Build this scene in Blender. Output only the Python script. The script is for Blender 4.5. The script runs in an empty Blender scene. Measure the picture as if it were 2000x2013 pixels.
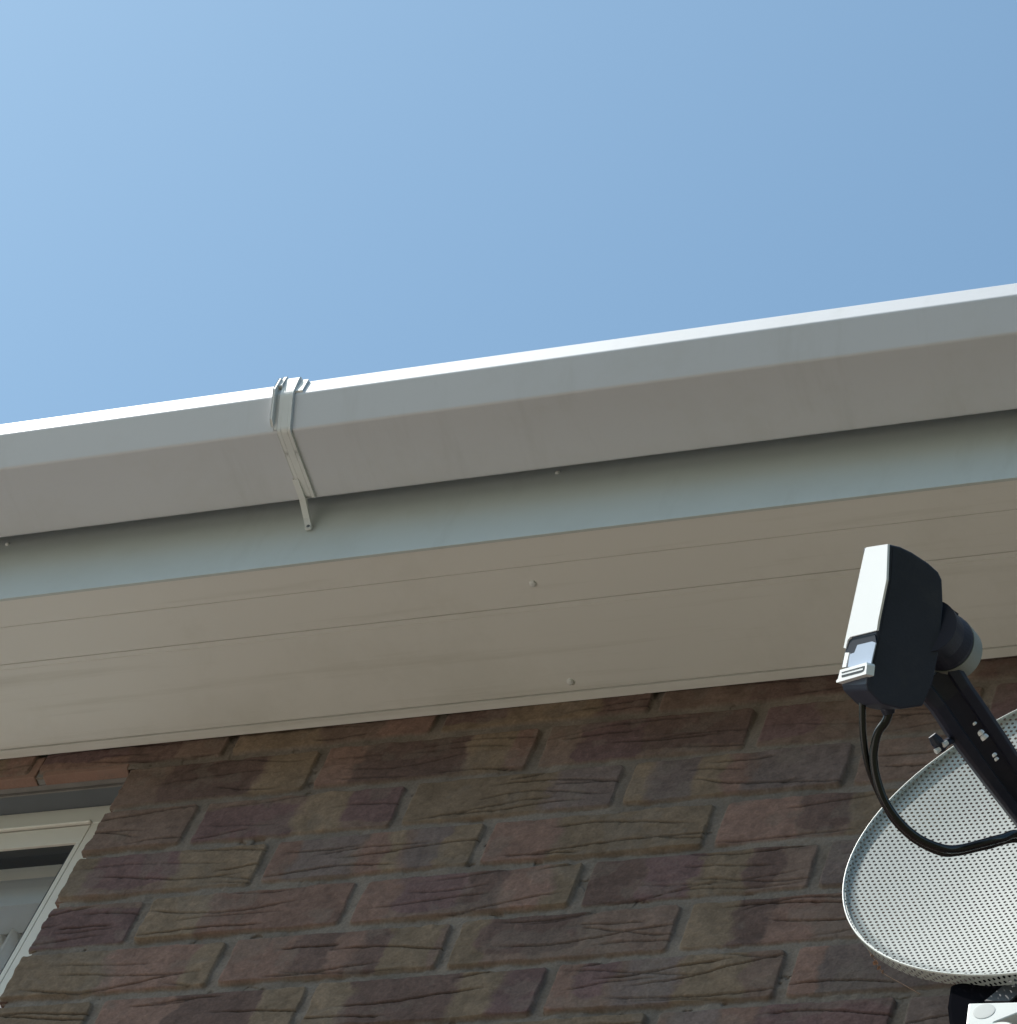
import bpy, bmesh, math, random
import numpy as np
from mathutils import Vector, Matrix

# ------------------------------------------------------------------ camera
scene = bpy.context.scene
CR = np.array([[0.9224, 0.2891, 0.2562], [-0.1129, 0.8362, -0.5367], [-0.3694, 0.4661, 0.8039]])  # right, down, forward
q_, r_ = np.linalg.qr(CR.T)
CR = (q_ * np.sign(np.diag(r_))).T
CP = np.array([1.9180, -1.8965, -2.8193])
FPX = 7500.0                                    # focal length in pixels of a 2000 px wide picture
cam_data = bpy.data.cameras.new('camera')
cam = bpy.data.objects.new('camera', cam_data)
scene.collection.objects.link(cam)
cam_data.sensor_fit = 'HORIZONTAL'; cam_data.sensor_width = 36.0; cam_data.lens = 36.0 * FPX / 2000.0
cam_data.clip_start = 0.05; cam_data.clip_end = 3000
M = Matrix.Identity(4)
for i in range(3):
    M[i][0] = CR[0][i]; M[i][1] = -CR[1][i]; M[i][2] = -CR[2][i]; M[i][3] = CP[i]
cam.matrix_world = M
scene.camera = cam

# ------------------------------------------------------------------ sun, sky, exposure
SUN_P = math.radians(67.3)                      # profile angle seen square to the wall
SUN_T = math.radians(60.0)                      # azimuth to the left of the wall's normal
EL = math.atan(math.tan(SUN_P) * math.cos(SUN_T))
SUN = Vector((-math.sin(SUN_T) * math.cos(EL), -math.cos(SUN_T) * math.cos(EL), math.sin(EL)))
world = bpy.data.worlds.new('World'); scene.world = world; world.use_nodes = True
wn = world.node_tree.nodes; wl = world.node_tree.links
bg = wn['Background']; sky = wn.new('ShaderNodeTexSky'); sky.sky_type = 'NISHITA'; sky.sun_disc = False
sky.sun_elevation = EL; sky.sun_rotation = math.atan2(SUN.x, SUN.y)
sky.air_density = 1.0; sky.dust_density = 1.5; sky.ozone_density = 0.5
wb = wn.new('ShaderNodeMix'); wb.data_type = 'RGBA'; wb.blend_type = 'MULTIPLY'; wb.inputs['Factor'].default_value = 1.0
wb.inputs['B'].default_value = (0.94, 1.17, 1.12, 1); wl.new(sky.outputs[0], wb.inputs['A'])
wl.new(wb.outputs['Result'], bg.inputs[0]); bg.inputs[1].default_value = 0.15
sd = bpy.data.lights.new('sun', 'SUN'); sd.energy = 4.4; sd.angle = math.radians(0.5); sd.color = (1, 0.96, 0.9)
so = bpy.data.objects.new('sun', sd); scene.collection.objects.link(so)
so.rotation_euler = SUN.to_track_quat('Z', 'Y').to_euler()
scene.view_settings.view_transform = 'Standard'; scene.view_settings.look = 'None'
scene.view_settings.gamma = 1; scene.view_settings.exposure = 0.3
scene.render.engine = 'CYCLES'
scene.cycles.max_bounces = 10; scene.cycles.transparent_max_bounces = 16

random.seed(5); rng = np.random.default_rng(7)

# ------------------------------------------------------------------ helpers
def ray(x, y):
    return CR.T @ np.array([(x - 1000) / FPX, (y - 1006.5) / FPX, 1.0])
def at(x, y, ax, v):                            # the point of the axis plane (ax = v) behind a pixel
    d = ray(x, y); t = (v - CP[ax]) / d[ax]; return Vector(CP + t * d)
def atp(x, y, p0, n):                           # the point of any plane
    d = ray(x, y); n = np.array(n); t = ((np.array(p0) - CP) @ n) / (d @ n); return Vector(CP + t * d)
def atd(x, y, depth):
    return Vector(CP + ray(x, y) * depth)

def link(o, parent=None, matrix=None):
    scene.collection.objects.link(o)
    if parent: o.parent = parent
    return o
def empty(name, loc, label, cat):
    o = bpy.data.objects.new(name, None); link(o); o.location = loc; o.empty_display_size = 0.1
    o['label'] = label; o['category'] = cat
    return o
def obj(name, bm, mat, parent=None, smooth=False, bevel=0, label=None):
    if parent:
        off = parent.matrix_world_loc if hasattr(parent, 'matrix_world_loc') else base_of(parent)
        bmesh.ops.translate(bm, verts=bm.verts, vec=-off)
    me = bpy.data.meshes.new(name)
    if bevel:
        bmesh.ops.bevel(bm, geom=[e for e in bm.edges if len(e.link_faces) == 2 and e.calc_face_angle(0) > 0.5],
                        offset=bevel, segments=2, profile=0.5, affect='EDGES')
    bmesh.ops.recalc_face_normals(bm, faces=bm.faces)
    bm.to_mesh(me); bm.free()
    for p in me.polygons: p.use_smooth = smooth
    o = bpy.data.objects.new(name, me); me.materials.append(mat); link(o, parent)
    if label: o['label'] = label
    return o
def base_of(p):
    v = Vector((0, 0, 0))
    while p: v += p.location; p = p.parent
    return v

def box(bm, x0, x1, y0, y1, z0, z1):
    vs = [bm.verts.new((x, y, z)) for x in (x0, x1) for y in (y0, y1) for z in (z0, z1)]
    for f in ((0, 1, 3, 2), (4, 6, 7, 5), (0, 4, 5, 1), (2, 3, 7, 6), (0, 2, 6, 4), (1, 5, 7, 3)):
        bm.faces.new([vs[i] for i in f])
    return vs
def bx(*a):
    bm = bmesh.new(); box(bm, *a); return bm
def prism_x(bm, prof, x0, x1):                  # profile of (y, z) pushed along X
    a = [bm.verts.new((x0, y, z)) for y, z in prof]; b = [bm.verts.new((x1, y, z)) for y, z in prof]
    n = len(prof)
    for i in range(n): bm.faces.new((a[i], a[(i + 1) % n], b[(i + 1) % n], b[i]))
    bm.faces.new(a); bm.faces.new(b[::-1])
def hull_loft(bm, A, B):                        # two matching rings
    a = [bm.verts.new(p) for p in A]; b = [bm.verts.new(p) for p in B]; n = len(a)
    for i in range(n): bm.faces.new((a[i], a[(i + 1) % n], b[(i + 1) % n], b[i]))
    bm.faces.new(a[::-1]); bm.faces.new(b)
def ribbon(path, t):                            # thickens an open (y, z) path into a closed profile
    P = [Vector((y, z)) for y, z in path]; L = []; Rr = []
    for i, p in enumerate(P):
        d = Vector((0, 0))
        if i: d += (p - P[i - 1]).normalized()
        if i < len(P) - 1: d += (P[i + 1] - p).normalized()
        d.normalize(); n = Vector((-d.y, d.x))
        k = 1.0
        if 0 < i < len(P) - 1:
            k = 1 / max(0.5, n.dot(Vector((-(P[i] - P[i - 1]).normalized().y, (P[i] - P[i - 1]).normalized().x))))
        L.append(p + n * t * k); Rr.append(p)
    return [tuple(v) for v in Rr] + [tuple(v) for v in reversed(L)]
def spline(P, n=12):
    P = [Vector(p) for p in P]; Q = [P[0] * 2 - P[1]] + P + [P[-1] * 2 - P[-2]]; out = []
    for i in range(1, len(Q) - 2):
        for k in range(n):
            t = k / n; a, b, c, d = Q[i - 1], Q[i], Q[i + 1], Q[i + 2]
            out.append(0.5 * ((2 * b) + (c - a) * t + (2 * a - 5 * b + 4 * c - d) * t * t + (3 * b - a - 3 * c + d) * t ** 3))
    out.append(P[-1]); return out
def tube(bm, pts, r, seg=16):
    pts = [Vector(p) for p in pts]; rings = []; ref = Vector((0.3, 0.2, 0.93))
    for i, p in enumerate(pts):
        d = (pts[min(i + 1, len(pts) - 1)] - pts[max(i - 1, 0)]).normalized()
        u = d.cross(ref).normalized(); v = d.cross(u); rr = r[i] if isinstance(r, (list, tuple)) else r
        rings.append([bm.verts.new(p + (u * math.cos(2 * math.pi * k / seg) + v * math.sin(2 * math.pi * k / seg)) * rr) for k in range(seg)])
    for a, b in zip(rings, rings[1:]):
        for k in range(seg): bm.faces.new((a[k], a[(k + 1) % seg], b[(k + 1) % seg], b[k]))
    bm.faces.new(rings[0][::-1]); bm.faces.new(rings[-1])
def dome(bm, c, n, r, h, seg=20):               # screw cap: low round dome on a surface
    n = Vector(n).normalized(); u = n.orthogonal().normalized(); v = n.cross(u); c = Vector(c)
    prof = [(1.0, 0.0), (1.0, 0.35), (0.88, 0.68), (0.6, 0.9), (0.25, 1.0)]
    rings = [[bm.verts.new(c + (u * math.cos(6.2832 * k / seg) + v * math.sin(6.2832 * k / seg)) * r * a + n * h * b) for k in range(seg)] for a, b in prof]
    for a, b in zip(rings, rings[1:]):
        for k in range(seg): bm.faces.new((a[k], a[(k + 1) % seg], b[(k + 1) % seg], b[k]))
    bm.faces.new(rings[-1])

def mat(name, color, rough=0.5, var=0.06, scale=8.0, bump=0.0, bscale=200.0, metal=0.0, spec=0.5, dirt=None, dscale=3.0, damt=0.3):
    m = bpy.data.materials.new(name); m.use_nodes = True; N = m.node_tree.nodes; L = m.node_tree.links
    b = N['Principled BSDF']; b.inputs['Roughness'].default_value = rough; b.inputs['Metallic'].default_value = metal
    b.inputs['Specular IOR Level'].default_value = spec
    tc = N.new('ShaderNodeTexCoord'); nz = N.new('ShaderNodeTexNoise'); nz.inputs['Scale'].default_value = scale
    nz.inputs['Detail'].default_value = 5; L.new(tc.outputs['Object'], nz.inputs['Vector'])
    mx = N.new('ShaderNodeMix'); mx.data_type = 'RGBA'
    mx.inputs['A'].default_value = tuple(c * (1 - var) for c in color) + (1,); mx.inputs['B'].default_value = tuple(min(1, c * (1 + var)) for c in color) + (1,)
    L.new(nz.outputs['Fac'], mx.inputs['Factor']); out = mx.outputs['Result']
    if dirt:
        n2 = N.new('ShaderNodeTexNoise'); n2.inputs['Scale'].default_value = dscale; n2.inputs['Detail'].default_value = 8; n2.inputs['Roughness'].default_value = 0.7
        L.new(tc.outputs['Object'], n2.inputs['Vector'])
        cr = N.new('ShaderNodeMapRange'); cr.inputs['From Min'].default_value = 0.5; cr.inputs['From Max'].default_value = 0.75; cr.inputs['To Max'].default_value = damt
        L.new(n2.outputs['Fac'], cr.inputs['Value'])
        m2 = N.new('ShaderNodeMix'); m2.data_type = 'RGBA'; m2.inputs['B'].default_value = (*dirt, 1)
        L.new(cr.outputs['Result'], m2.inputs['Factor']); L.new(out, m2.inputs['A']); out = m2.outputs['Result']
    L.new(out, b.inputs['Base Color'])
    if bump:
        n3 = N.new('ShaderNodeTexNoise'); n3.inputs['Scale'].default_value = bscale; n3.inputs['Detail'].default_value = 4
        L.new(tc.outputs['Object'], n3.inputs['Vector'])
        bp = N.new('ShaderNodeBump'); bp.inputs['Strength'].default_value = bump; bp.inputs['Distance'].default_value = 0.001
        L.new(n3.outputs['Fac'], bp.inputs['Height']); L.new(bp.outputs['Normal'], b.inputs['Normal'])
    return m

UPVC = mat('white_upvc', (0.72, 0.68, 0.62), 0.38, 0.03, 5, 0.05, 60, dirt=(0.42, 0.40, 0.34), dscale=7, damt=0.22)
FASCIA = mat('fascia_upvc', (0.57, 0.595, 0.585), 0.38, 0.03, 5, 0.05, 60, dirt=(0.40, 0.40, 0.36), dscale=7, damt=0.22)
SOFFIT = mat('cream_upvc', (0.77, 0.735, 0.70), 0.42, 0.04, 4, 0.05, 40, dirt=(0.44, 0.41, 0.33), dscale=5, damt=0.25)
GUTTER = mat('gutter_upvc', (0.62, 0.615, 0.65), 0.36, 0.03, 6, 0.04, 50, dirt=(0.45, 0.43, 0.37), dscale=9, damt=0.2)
CLIP = mat('aged_white_plastic', (0.72, 0.71, 0.70), 0.4, 0.06, 30)
BLACKP = mat('black_plastic', (0.018, 0.023, 0.046), 0.52, 0.35, 14, 0.15, 500, dirt=(0.06, 0.06, 0.07), dscale=30, damt=0.35)
CABLE = mat('cable_sheath', (0.010, 0.010, 0.012), 0.22, 0.2, 60)
WHITEP = mat('white_cover_plastic', (0.85, 0.86, 0.88), 0.4, 0.02, 20)
PLATE = mat('sky_shaded_plate', (0.40, 0.47, 0.60), 0.35, 0.04, 30)  # pale plate with its blue sky-lit shade put into the colour
GREYCAP = mat('grey_cap_plastic', (0.33, 0.35, 0.33), 0.45, 0.05, 40)
ZINC = mat('zinc_plated_steel', (0.75, 0.75, 0.72), 0.28, 0.1, 60, metal=1.0)
BRACKET = mat('galvanised_bracket', (0.74, 0.76, 0.75), 0.45, 0.08, 60, metal=0.0)
STEEL = mat('grey_lintel_paint', (0.12, 0.13, 0.145), 0.6, 0.15, 20, 0.3, 90)
ORANGE = mat('clean_orange_brick', (0.27, 0.155, 0.12), 0.9, 0.25, 40, 0.8, 300, dirt=(0.18, 0.13, 0.11), dscale=40, damt=0.7)
GASKET = mat('black_gasket', (0.01, 0.011, 0.014), 0.5, 0.1)
DARKROOM = mat('room_plaster', (0.35, 0.35, 0.34), 0.9)
TWIG = mat('dry_leaf', (0.33, 0.22, 0.16), 0.8, 0.3, 200)
ROOFT = mat('concrete_roof_tile', (0.13, 0.08, 0.06), 0.9, 0.3, 6, 0.6, 80)

def streaks(m, col, vec, thr, amt):
    n = m.node_tree.nodes; l = m.node_tree.links; b = n['Principled BSDF']; src = b.inputs['Base Color'].links[0].from_socket
    tc = n.new('ShaderNodeTexCoord'); mp = n.new('ShaderNodeMapping'); mp.inputs['Scale'].default_value = vec
    z = n.new('ShaderNodeTexNoise'); z.inputs['Scale'].default_value = 1.0; z.inputs['Detail'].default_value = 6; z.inputs['Roughness'].default_value = 0.65
    r = n.new('ShaderNodeMapRange'); r.inputs['From Min'].default_value = thr; r.inputs['From Max'].default_value = thr + 0.2; r.inputs['To Max'].default_value = amt
    x = n.new('ShaderNodeMix'); x.data_type = 'RGBA'; x.inputs['B'].default_value = (*col, 1)
    l.new(tc.outputs['Object'], mp.inputs[0]); l.new(mp.outputs[0], z.inputs['Vector']); l.new(z.outputs['Fac'], r.inputs['Value'])
    l.new(r.outputs['Result'], x.inputs['Factor']); l.new(src, x.inputs['A']); l.new(x.outputs['Result'], b.inputs['Base Color'])
streaks(GUTTER, (0.33, 0.32, 0.28), (38, 6, 6), 0.55, 0.13)
streaks(FASCIA, (0.30, 0.30, 0.27), (30, 8, 6), 0.58, 0.16)
streaks(SOFFIT, (0.40, 0.36, 0.28), (2.0, 40, 8), 0.55, 0.30)
# ------------------------------------------------------------------ ground (patio and lawn, below the picture)
GZ = -4.42
def sheet(name, x0, x1, y0, y1, z, m):
    bm = bmesh.new(); v = [bm.verts.new(p) for p in ((x0, y0, z), (x1, y0, z), (x1, y1, z), (x0, y1, z))]; bm.faces.new(v)
    me = bpy.data.meshes.new(name); bm.to_mesh(me); bm.free(); me.materials.append(m)
    o = bpy.data.objects.new(name, me); link(o); o['kind'] = 'structure'; return o
GRASS = mat('lawn_grass', (0.085, 0.085, 0.045), 0.95, 0.4, 30, 1, 400)
PAVE = mat('concrete_paving', (0.60, 0.52, 0.455), 0.9, 0.12, 4, 0.4, 120, dirt=(0.22, 0.2, 0.17), dscale=2, damt=0.5)
sheet('ground', -400, 400, -400, 400, GZ, GRASS)
sheet('bounce_patio', -9, -0.5, -7.0, 0.3, GZ + 0.012, PAVE)  # unseen pale paving, laid out to bounce more light up on the left

# ------------------------------------------------------------------ house
ZS = 0.0718            # soffit underside
YF = -0.1923           # fascia face
XA, XB = -3.2, 3.8     # how far the facade runs
house = empty('brick_house', (0.3, 0, GZ), 'brown multi-coloured brick house with white boxed eaves, gutter and a small window', 'house')

# --- brick face as one relief: measured joints and colour bands of each course
ROWS = {
 0: [(0.118,0.168,'b'),(0.168,0.278,'d'),(0.278,0.338,'o'),(0.338,0.381,'r'),(0.381,0.498,'d'),(0.501,0.543,'o'),(0.543,0.569,'r'),(0.569,0.617,'b'),(0.617,0.682,'p'),(0.682,0.783,'d'),(0.797,0.852,'p'),(0.852,0.898,'b')],
 1: [(0.104,0.217,'b'),(0.235,0.340,'p'),(0.345,0.396,'o'),(0.396,0.445,'p'),(0.460,0.603,'o'),(0.603,0.664,'g'),(0.683,0.704,'o'),(0.704,0.749,'g'),(0.749,0.779,'o'),(0.779,0.800,'r'),(0.800,0.894,'g'),(0.904,0.912,'b')],
 2: [(0.122,0.145,'o'),(0.145,0.237,'p'),(0.237,0.318,'o'),(0.336,0.359,'r'),(0.359,0.427,'g'),(0.431,0.458,'r'),(0.458,0.475,'o'),(0.484,0.514,'g'),(0.514,0.553,'o'),(0.564,0.630,'r'),(0.633,0.774,'o'),(0.793,0.867,'r'),(0.869,0.912,'d'),(0.912,0.926,'o')],
 3: [(0.122,0.213,'p'),(0.233,0.298,'o'),(0.298,0.440,'r'),(0.456,0.491,'r'),(0.491,0.561,'p'),(0.561,0.599,'d'),(0.599,0.643,'r'),(0.643,0.670,'o'),(0.685,0.733,'d'),(0.733,0.783,'p'),(0.783,0.831,'o'),(0.831,0.863,'d'),(0.863,0.888,'b'),(0.905,0.940,'g')],
 4: [(0.143,0.219,'o'),(0.219,0.307,'r'),(0.307,0.327,'o'),(0.346,0.411,'r'),(0.411,0.449,'d'),(0.449,0.475,'r'),(0.475,0.504,'d'),(0.504,0.552,'o'),(0.564,0.598,'o'),(0.598,0.696,'d'),(0.698,0.775,'b'),(0.792,0.836,'o'),(0.836,0.866,'d'),(0.866,0.915,'r'),(0.915,0.954,'b')],
 5: [(0.138,0.224,'o'),(0.239,0.313,'r'),(0.313,0.398,'d'),(0.398,0.440,'o'),(0.468,0.490,'o'),(0.490,0.589,'d'),(0.591,0.631,'o'),(0.631,0.664,'p'),(0.690,0.706,'r'),(0.708,0.740,'p'),(0.746,0.802,'g'),(0.805,0.862,'o'),(0.862,0.895,'b'),(0.912,0.929,'r'),(0.929,0.969,'g')],
 6: [(0.712,0.791,'o'),(0.810,0.854,'g'),(0.857,0.884,'r'),(0.884,0.983,'p')]}
JOINTS = {0: [0.572, 0.791], 1: [0.2295, 0.453, 0.677, 0.901], 2: [0.331, 0.555, 0.784], 3: [0.225, 0.447, 0.674, 0.898],
          4: [0.339, 0.566, 0.786], 5: [0.2295, 0.446, 0.679, 0.899]}
TONE = {'r': (0.203, 0.120, 0.096), 'o': (0.192, 0.133, 0.093), 'p': (0.142, 0.084, 0.080), 'd': (0.130, 0.080, 0.068),
        'g': (0.158, 0.113, 0.102), 'b': (0.178, 0.116, 0.093)}
MORT = np.array((0.196, 0.154, 0.128))
KEYS = 'robdpg'

def vnoise(x, y, s, seed):                      # smooth value noise
    g = np.random.default_rng(seed).random((257, 257)); x = x / s; y = y / s
    xi = np.floor(x).astype(int); yi = np.floor(y).astype(int); fx = x - xi; fy = y - yi
    fx = fx * fx * (3 - 2 * fx); fy = fy * fy * (3 - 2 * fy); a = xi % 256; b = yi % 256
    return (g[a, b] * (1 - fx) * (1 - fy) + g[a + 1, b] * fx * (1 - fy) + g[a, b + 1] * (1 - fx) * fy + g[a + 1, b + 1] * fx * fy) * 2 - 1
def fbm(x, y, s, seed, o=4):
    return sum(vnoise(x + 7.3 * k, y + 3.1 * k, s / 2 ** k, seed + k) * 0.5 ** k for k in range(o))

def course_joints(r, x0, x1):
    off = 0.1125 if r % 2 == 0 else 0.0
    js = [k * 0.225 + off + (((k * 37 + r * 91) % 11) - 5) * 0.0007 for k in range(int(x0 / 0.225) - 2, int(x1 / 0.225) + 3)]
    if r in JOINTS:
        for m in JOINTS[r]:
            i = min(range(len(js)), key=lambda i: abs(js[i] - m)); js[i] = m
    return js

def relief(x0, x1, z0, z1, step):
    nx = int((x1 - x0) / step) + 1; nz = int((z1 - z0) / step) + 1
    X, Z = np.meshgrid(np.linspace(x0, x1, nx), np.linspace(z0, z1, nz))
    H = np.full(X.shape, -0.0032) + fbm(X, Z, 0.012, 50) * 0.0009 + fbm(X, Z, 0.06, 57, 2) * 0.0012
    col = np.empty(X.shape + (3,)); col[:] = MORT
    col *= (1 + 0.16 * fbm(X, Z, 0.03, 90))[..., None]
    wx = fbm(X, Z, 0.018, 11, 3); wz = fbm(X, Z, 0.022, 21, 3); rnd = random.Random(3)
    n1 = fbm(X, Z, 0.02, 31); n2 = fbm(X, Z, 0.006, 41, 3)
    r0 = int(math.floor(-z1 / 0.075)) - 1; r1 = int(math.ceil(-z0 / 0.075)) + 1
    for r in range(r0, r1 + 1):
        js = course_joints(r, x0, x1)
        for a, b in zip(js, js[1:]):
            if b < x0 or a > x1: continue
            rnd = random.Random(r * 1000 + int(round((a + 9) * 8.9)))
            ia = max(0, int((a - x0) / step) - 2); ib = min(nx, int((b - x0) / step) + 3)
            za, zb = -0.075 * r - 0.0375, -0.075 * r + 0.0375
            ja = max(0, int((za - z0) / step) - 2); jb = min(nz, int((zb - z0) / step) + 3)
            if ja >= jb: continue
            s = (slice(ja, jb), slice(ia, ib)); x = X[s]; z = Z[s]
            g = 0.0056
            tilt = rnd.uniform(-0.006, 0.006)
            dx = np.minimum(x - a - g, b - g - x) + wx[s] * 0.0008
            dz = np.minimum(z - za - g - tilt * (x - a), zb - g - z + tilt * (x - a)) + wz[s] * 0.0008
            e = np.minimum(dx, dz) - 0.6 * np.maximum(0, 0.004 - np.maximum(dx, dz))
            m = np.clip(e / 0.0018 + 0.3, 0, 1); m = m * m * (3 - 2 * m)
            h = rnd.uniform(-0.0012, 0.0014) + (x - (a + b) / 2) * rnd.uniform(-0.006, 0.006) + (z - (za + zb) / 2) * rnd.uniform(-0.02, 0.02)
            h = h + n1[s] * 0.0007 + n2[s] * 0.00028
            crease = np.zeros_like(x)
            zz0 = za + 0.012 + rnd.uniform(0, .006)
            while zz0 < zb - 0.006:
                for seg in range(rnd.choice((1, 1, 2))):
                    L = rnd.uniform(0.06, 0.20); xs = rnd.uniform(a - 0.01, b - 0.05); am = rnd.uniform(0.0030, 0.0085); wl_ = rnd.uniform(0.15, 0.36); ph = rnd.uniform(0, 6.28); sl = rnd.uniform(-0.045, 0.045)
                    if rnd.random() < 0.12: sl *= 4
                    zc = zz0 + am * np.sin(6.283 * (x - xs) / wl_ + ph) + sl * (x - xs) + wx[s] * 0.0004
                    t = np.clip((x - xs) / L, 0, 1); env = np.clip(np.minimum(t, 1 - t) * 6, 0, 1) * ((x > xs) & (x < xs + L))
                    stg = rnd.uniform(0.45, 1.0)
                    crease = np.maximum(crease, env * stg * np.exp(-((z - zc) / 0.00095) ** 2))
                zz0 += rnd.uniform(0.012, 0.024)
            h = h - crease * 0.0034
            H[s] = H[s] * (1 - m) + h * m
            # colour bands
            bands = [q for q in ROWS.get(r, []) if q[0] < b and q[1] > a]
            if not bands:
                xx = a; bands = []
                while xx < b:
                    w = rnd.uniform(0.04, 0.13); bands.append((xx, xx + w, rnd.choice(KEYS))); xx += w
            c = np.empty(x.shape + (3,)); base = 'b' if ROWS.get(r) else rnd.choice('rob'); c[:] = TONE[base]
            bands = sorted(bands)
            bands[0] = (a - 0.02,) + bands[0][1:]; bands[-1] = (bands[-1][0], b + 0.02, bands[-1][2])
            for (u0, u1, k) in bands:
                ed = wx[s] * 0.006 + n1[s] * 0.003
                soft = rnd.uniform(0.003, 0.010)
                mk = np.clip((x + ed - u0) / soft + 0.5, 0, 1) * np.clip((u1 - x - ed) / soft + 0.5, 0, 1)
                if k in 'dp' and rnd.random() < 0.45 and (u1 - u0) > 0.03:      # blotch that stops short of one edge
                    top = rnd.choice((1, -1)); cut = rnd.uniform(0.010, 0.018)
                    lim = (zb - cut - z) if top > 0 else (z - za - cut)
                    bow = ((x - (u0 + u1) / 2) / (u1 - u0)) ** 2 * 0.03
                    mk = mk * np.clip((lim - bow + wz[s] * 0.003) / 0.003 + 0.5, 0, 1)
                tone = np.array(TONE[k]) * rnd.uniform(0.9, 1.12)
                c = c * (1 - mk[..., None]) + tone * mk[..., None]
            c = c * (1 + 0.11 * n1[s] + 0.13 * n2[s])[..., None]
            c = c * (1 - 0.85 * crease)[..., None]
            smear = np.clip(fbm(x, z, 0.03, 77 + r % 5) * 1.2 - 0.45, 0, 0.3)[..., None]     # mortar smears
            c = c * (1 - smear) + MORT * 0.95 * smear
            col[s] = col[s] * (1 - m[..., None]) + c * m[..., None]
    # dark open pits in some bed joints
    pit = np.clip((fbm(X, Z, 0.02, 120, 3) - 0.75) * 6, 0, 1) * (H < -0.003)
    H -= pit * 0.004
    return X, Z, H, np.clip(col, 0.01, 0.9)

BR = bpy.data.materials.new('rustic_brick'); BR.use_nodes = True
N = BR.node_tree.nodes; L = BR.node_tree.links; b = N['Principled BSDF']; b.inputs['Roughness'].default_value = 0.92; b.inputs['Specular IOR Level'].default_value = 0.25
ca = N.new('ShaderNodeAttribute'); ca.attribute_name = 'tone'
tc = N.new('ShaderNodeTexCoord'); nz = N.new('ShaderNodeTexNoise'); nz.inputs['Scale'].default_value = 420; nz.inputs['Detail'].default_value = 4
L.new(tc.outputs['Object'], nz.inputs['Vector'])
mr = N.new('ShaderNodeMapRange'); mr.inputs['From Min'].default_value = 0.3; mr.inputs['From Max'].default_value = 0.7; mr.inputs['To Min'].default_value = 0.84; mr.inputs['To Max'].default_value = 1.16
L.new(nz.outputs['Fac'], mr.inputs['Value'])
vm = N.new('ShaderNodeVectorMath'); vm.operation = 'SCALE'; L.new(ca.outputs['Color'], vm.inputs[0]); L.new(mr.outputs['Result'], vm.inputs['Scale'])
L.new(vm.outputs['Vector'], b.inputs['Base Color'])
bp = N.new('ShaderNodeBump'); bp.inputs['Strength'].default_value = 0.5; bp.inputs['Distance'].default_value = 0.0011
L.new(nz.outputs['Fac'], bp.inputs['Height']); L.new(bp.outputs['Normal'], b.inputs['Normal'])

WX0, WX1, WZ0 = -0.42, 1.75, -0.66
WINX, WINZ, WINL, WINB = 0.1185, 0.0372, -1.05, -1.12
JAG = {-1: 0, 0: 0.0, 1: 0.0035, 2: -0.002, 3: 0.0025, 4: -0.001, 5: 0.004, 6: 0.0, 7: 0.002, 8: 0}
X, Z, H, COL = relief(WX0, WX1, WZ0, ZS + 0.004, 0.00125)
nz_, nx_ = X.shape
# the brick arris at the window opening
row = np.round(-Z / 0.075).astype(int); jag = np.vectorize(lambda k: JAG.get(int(k), 0))(row)
inb = np.abs(Z + 0.075 * row) < 0.0325
edge = WINX + np.where(inb, jag, jag + 0.004) + fbm(X * 0, Z, 0.012, 5, 2) * 0.0014
keep_v = ~((X < edge) & (Z < WINZ) & (X > WINL))
idx = np.arange(nz_ * nx_).reshape(nz_, nx_)
fm = keep_v[:-1, :-1] | keep_v[1:, :-1] | keep_v[:-1, 1:] | keep_v[1:, 1:]
quads = np.stack([idx[:-1, :-1], idx[:-1, 1:], idx[1:, 1:], idx[1:, :-1]], -1)[fm]
near = (~keep_v) & (X > WINL)
Xs = np.where(near & (Z < WINZ), np.maximum(X, np.minimum(edge, X + 0.0013)), X)
Hs = H.copy()
dEdge = np.clip((X - edge) / 0.002, 0, 1); m_ = (Z < WINZ + .001)
Hs = np.where(m_ & (dEdge < 1), Hs - (1 - dEdge) ** 2 * 0.0015, Hs)
co = np.stack([Xs, -Hs, Z], -1).reshape(-1, 3) - np.array(house.location)
used = np.zeros(nz_ * nx_, bool); used[quads.ravel()] = True
remap = np.cumsum(used) - 1
me = bpy.data.meshes.new('wall'); nq = len(quads)
me.vertices.add(int(used.sum())); me.vertices.foreach_set('co', co[used].astype(np.float32).ravel())
me.loops.add(nq * 4); me.loops.foreach_set('vertex_index', remap[quads].astype(np.int32).ravel())
me.polygons.add(nq); me.polygons.foreach_set('loop_start', np.arange(0, nq * 4, 4, dtype=np.int32)); me.polygons.foreach_set('loop_total', np.full(nq, 4, np.int32))
me.update(calc_edges=True); me.polygons.foreach_set('use_smooth', np.ones(nq, bool))
at_ = me.attributes.new('tone', 'FLOAT_COLOR', 'POINT')
cc = np.concatenate([COL.reshape(-1, 3)[used], np.ones((int(used.sum()), 1))], 1)
at_.data.foreach_set('color', cc.astype(np.float32).ravel())
me.materials.append(BR)
wall_fine = bpy.data.objects.new('wall', me)

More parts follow.
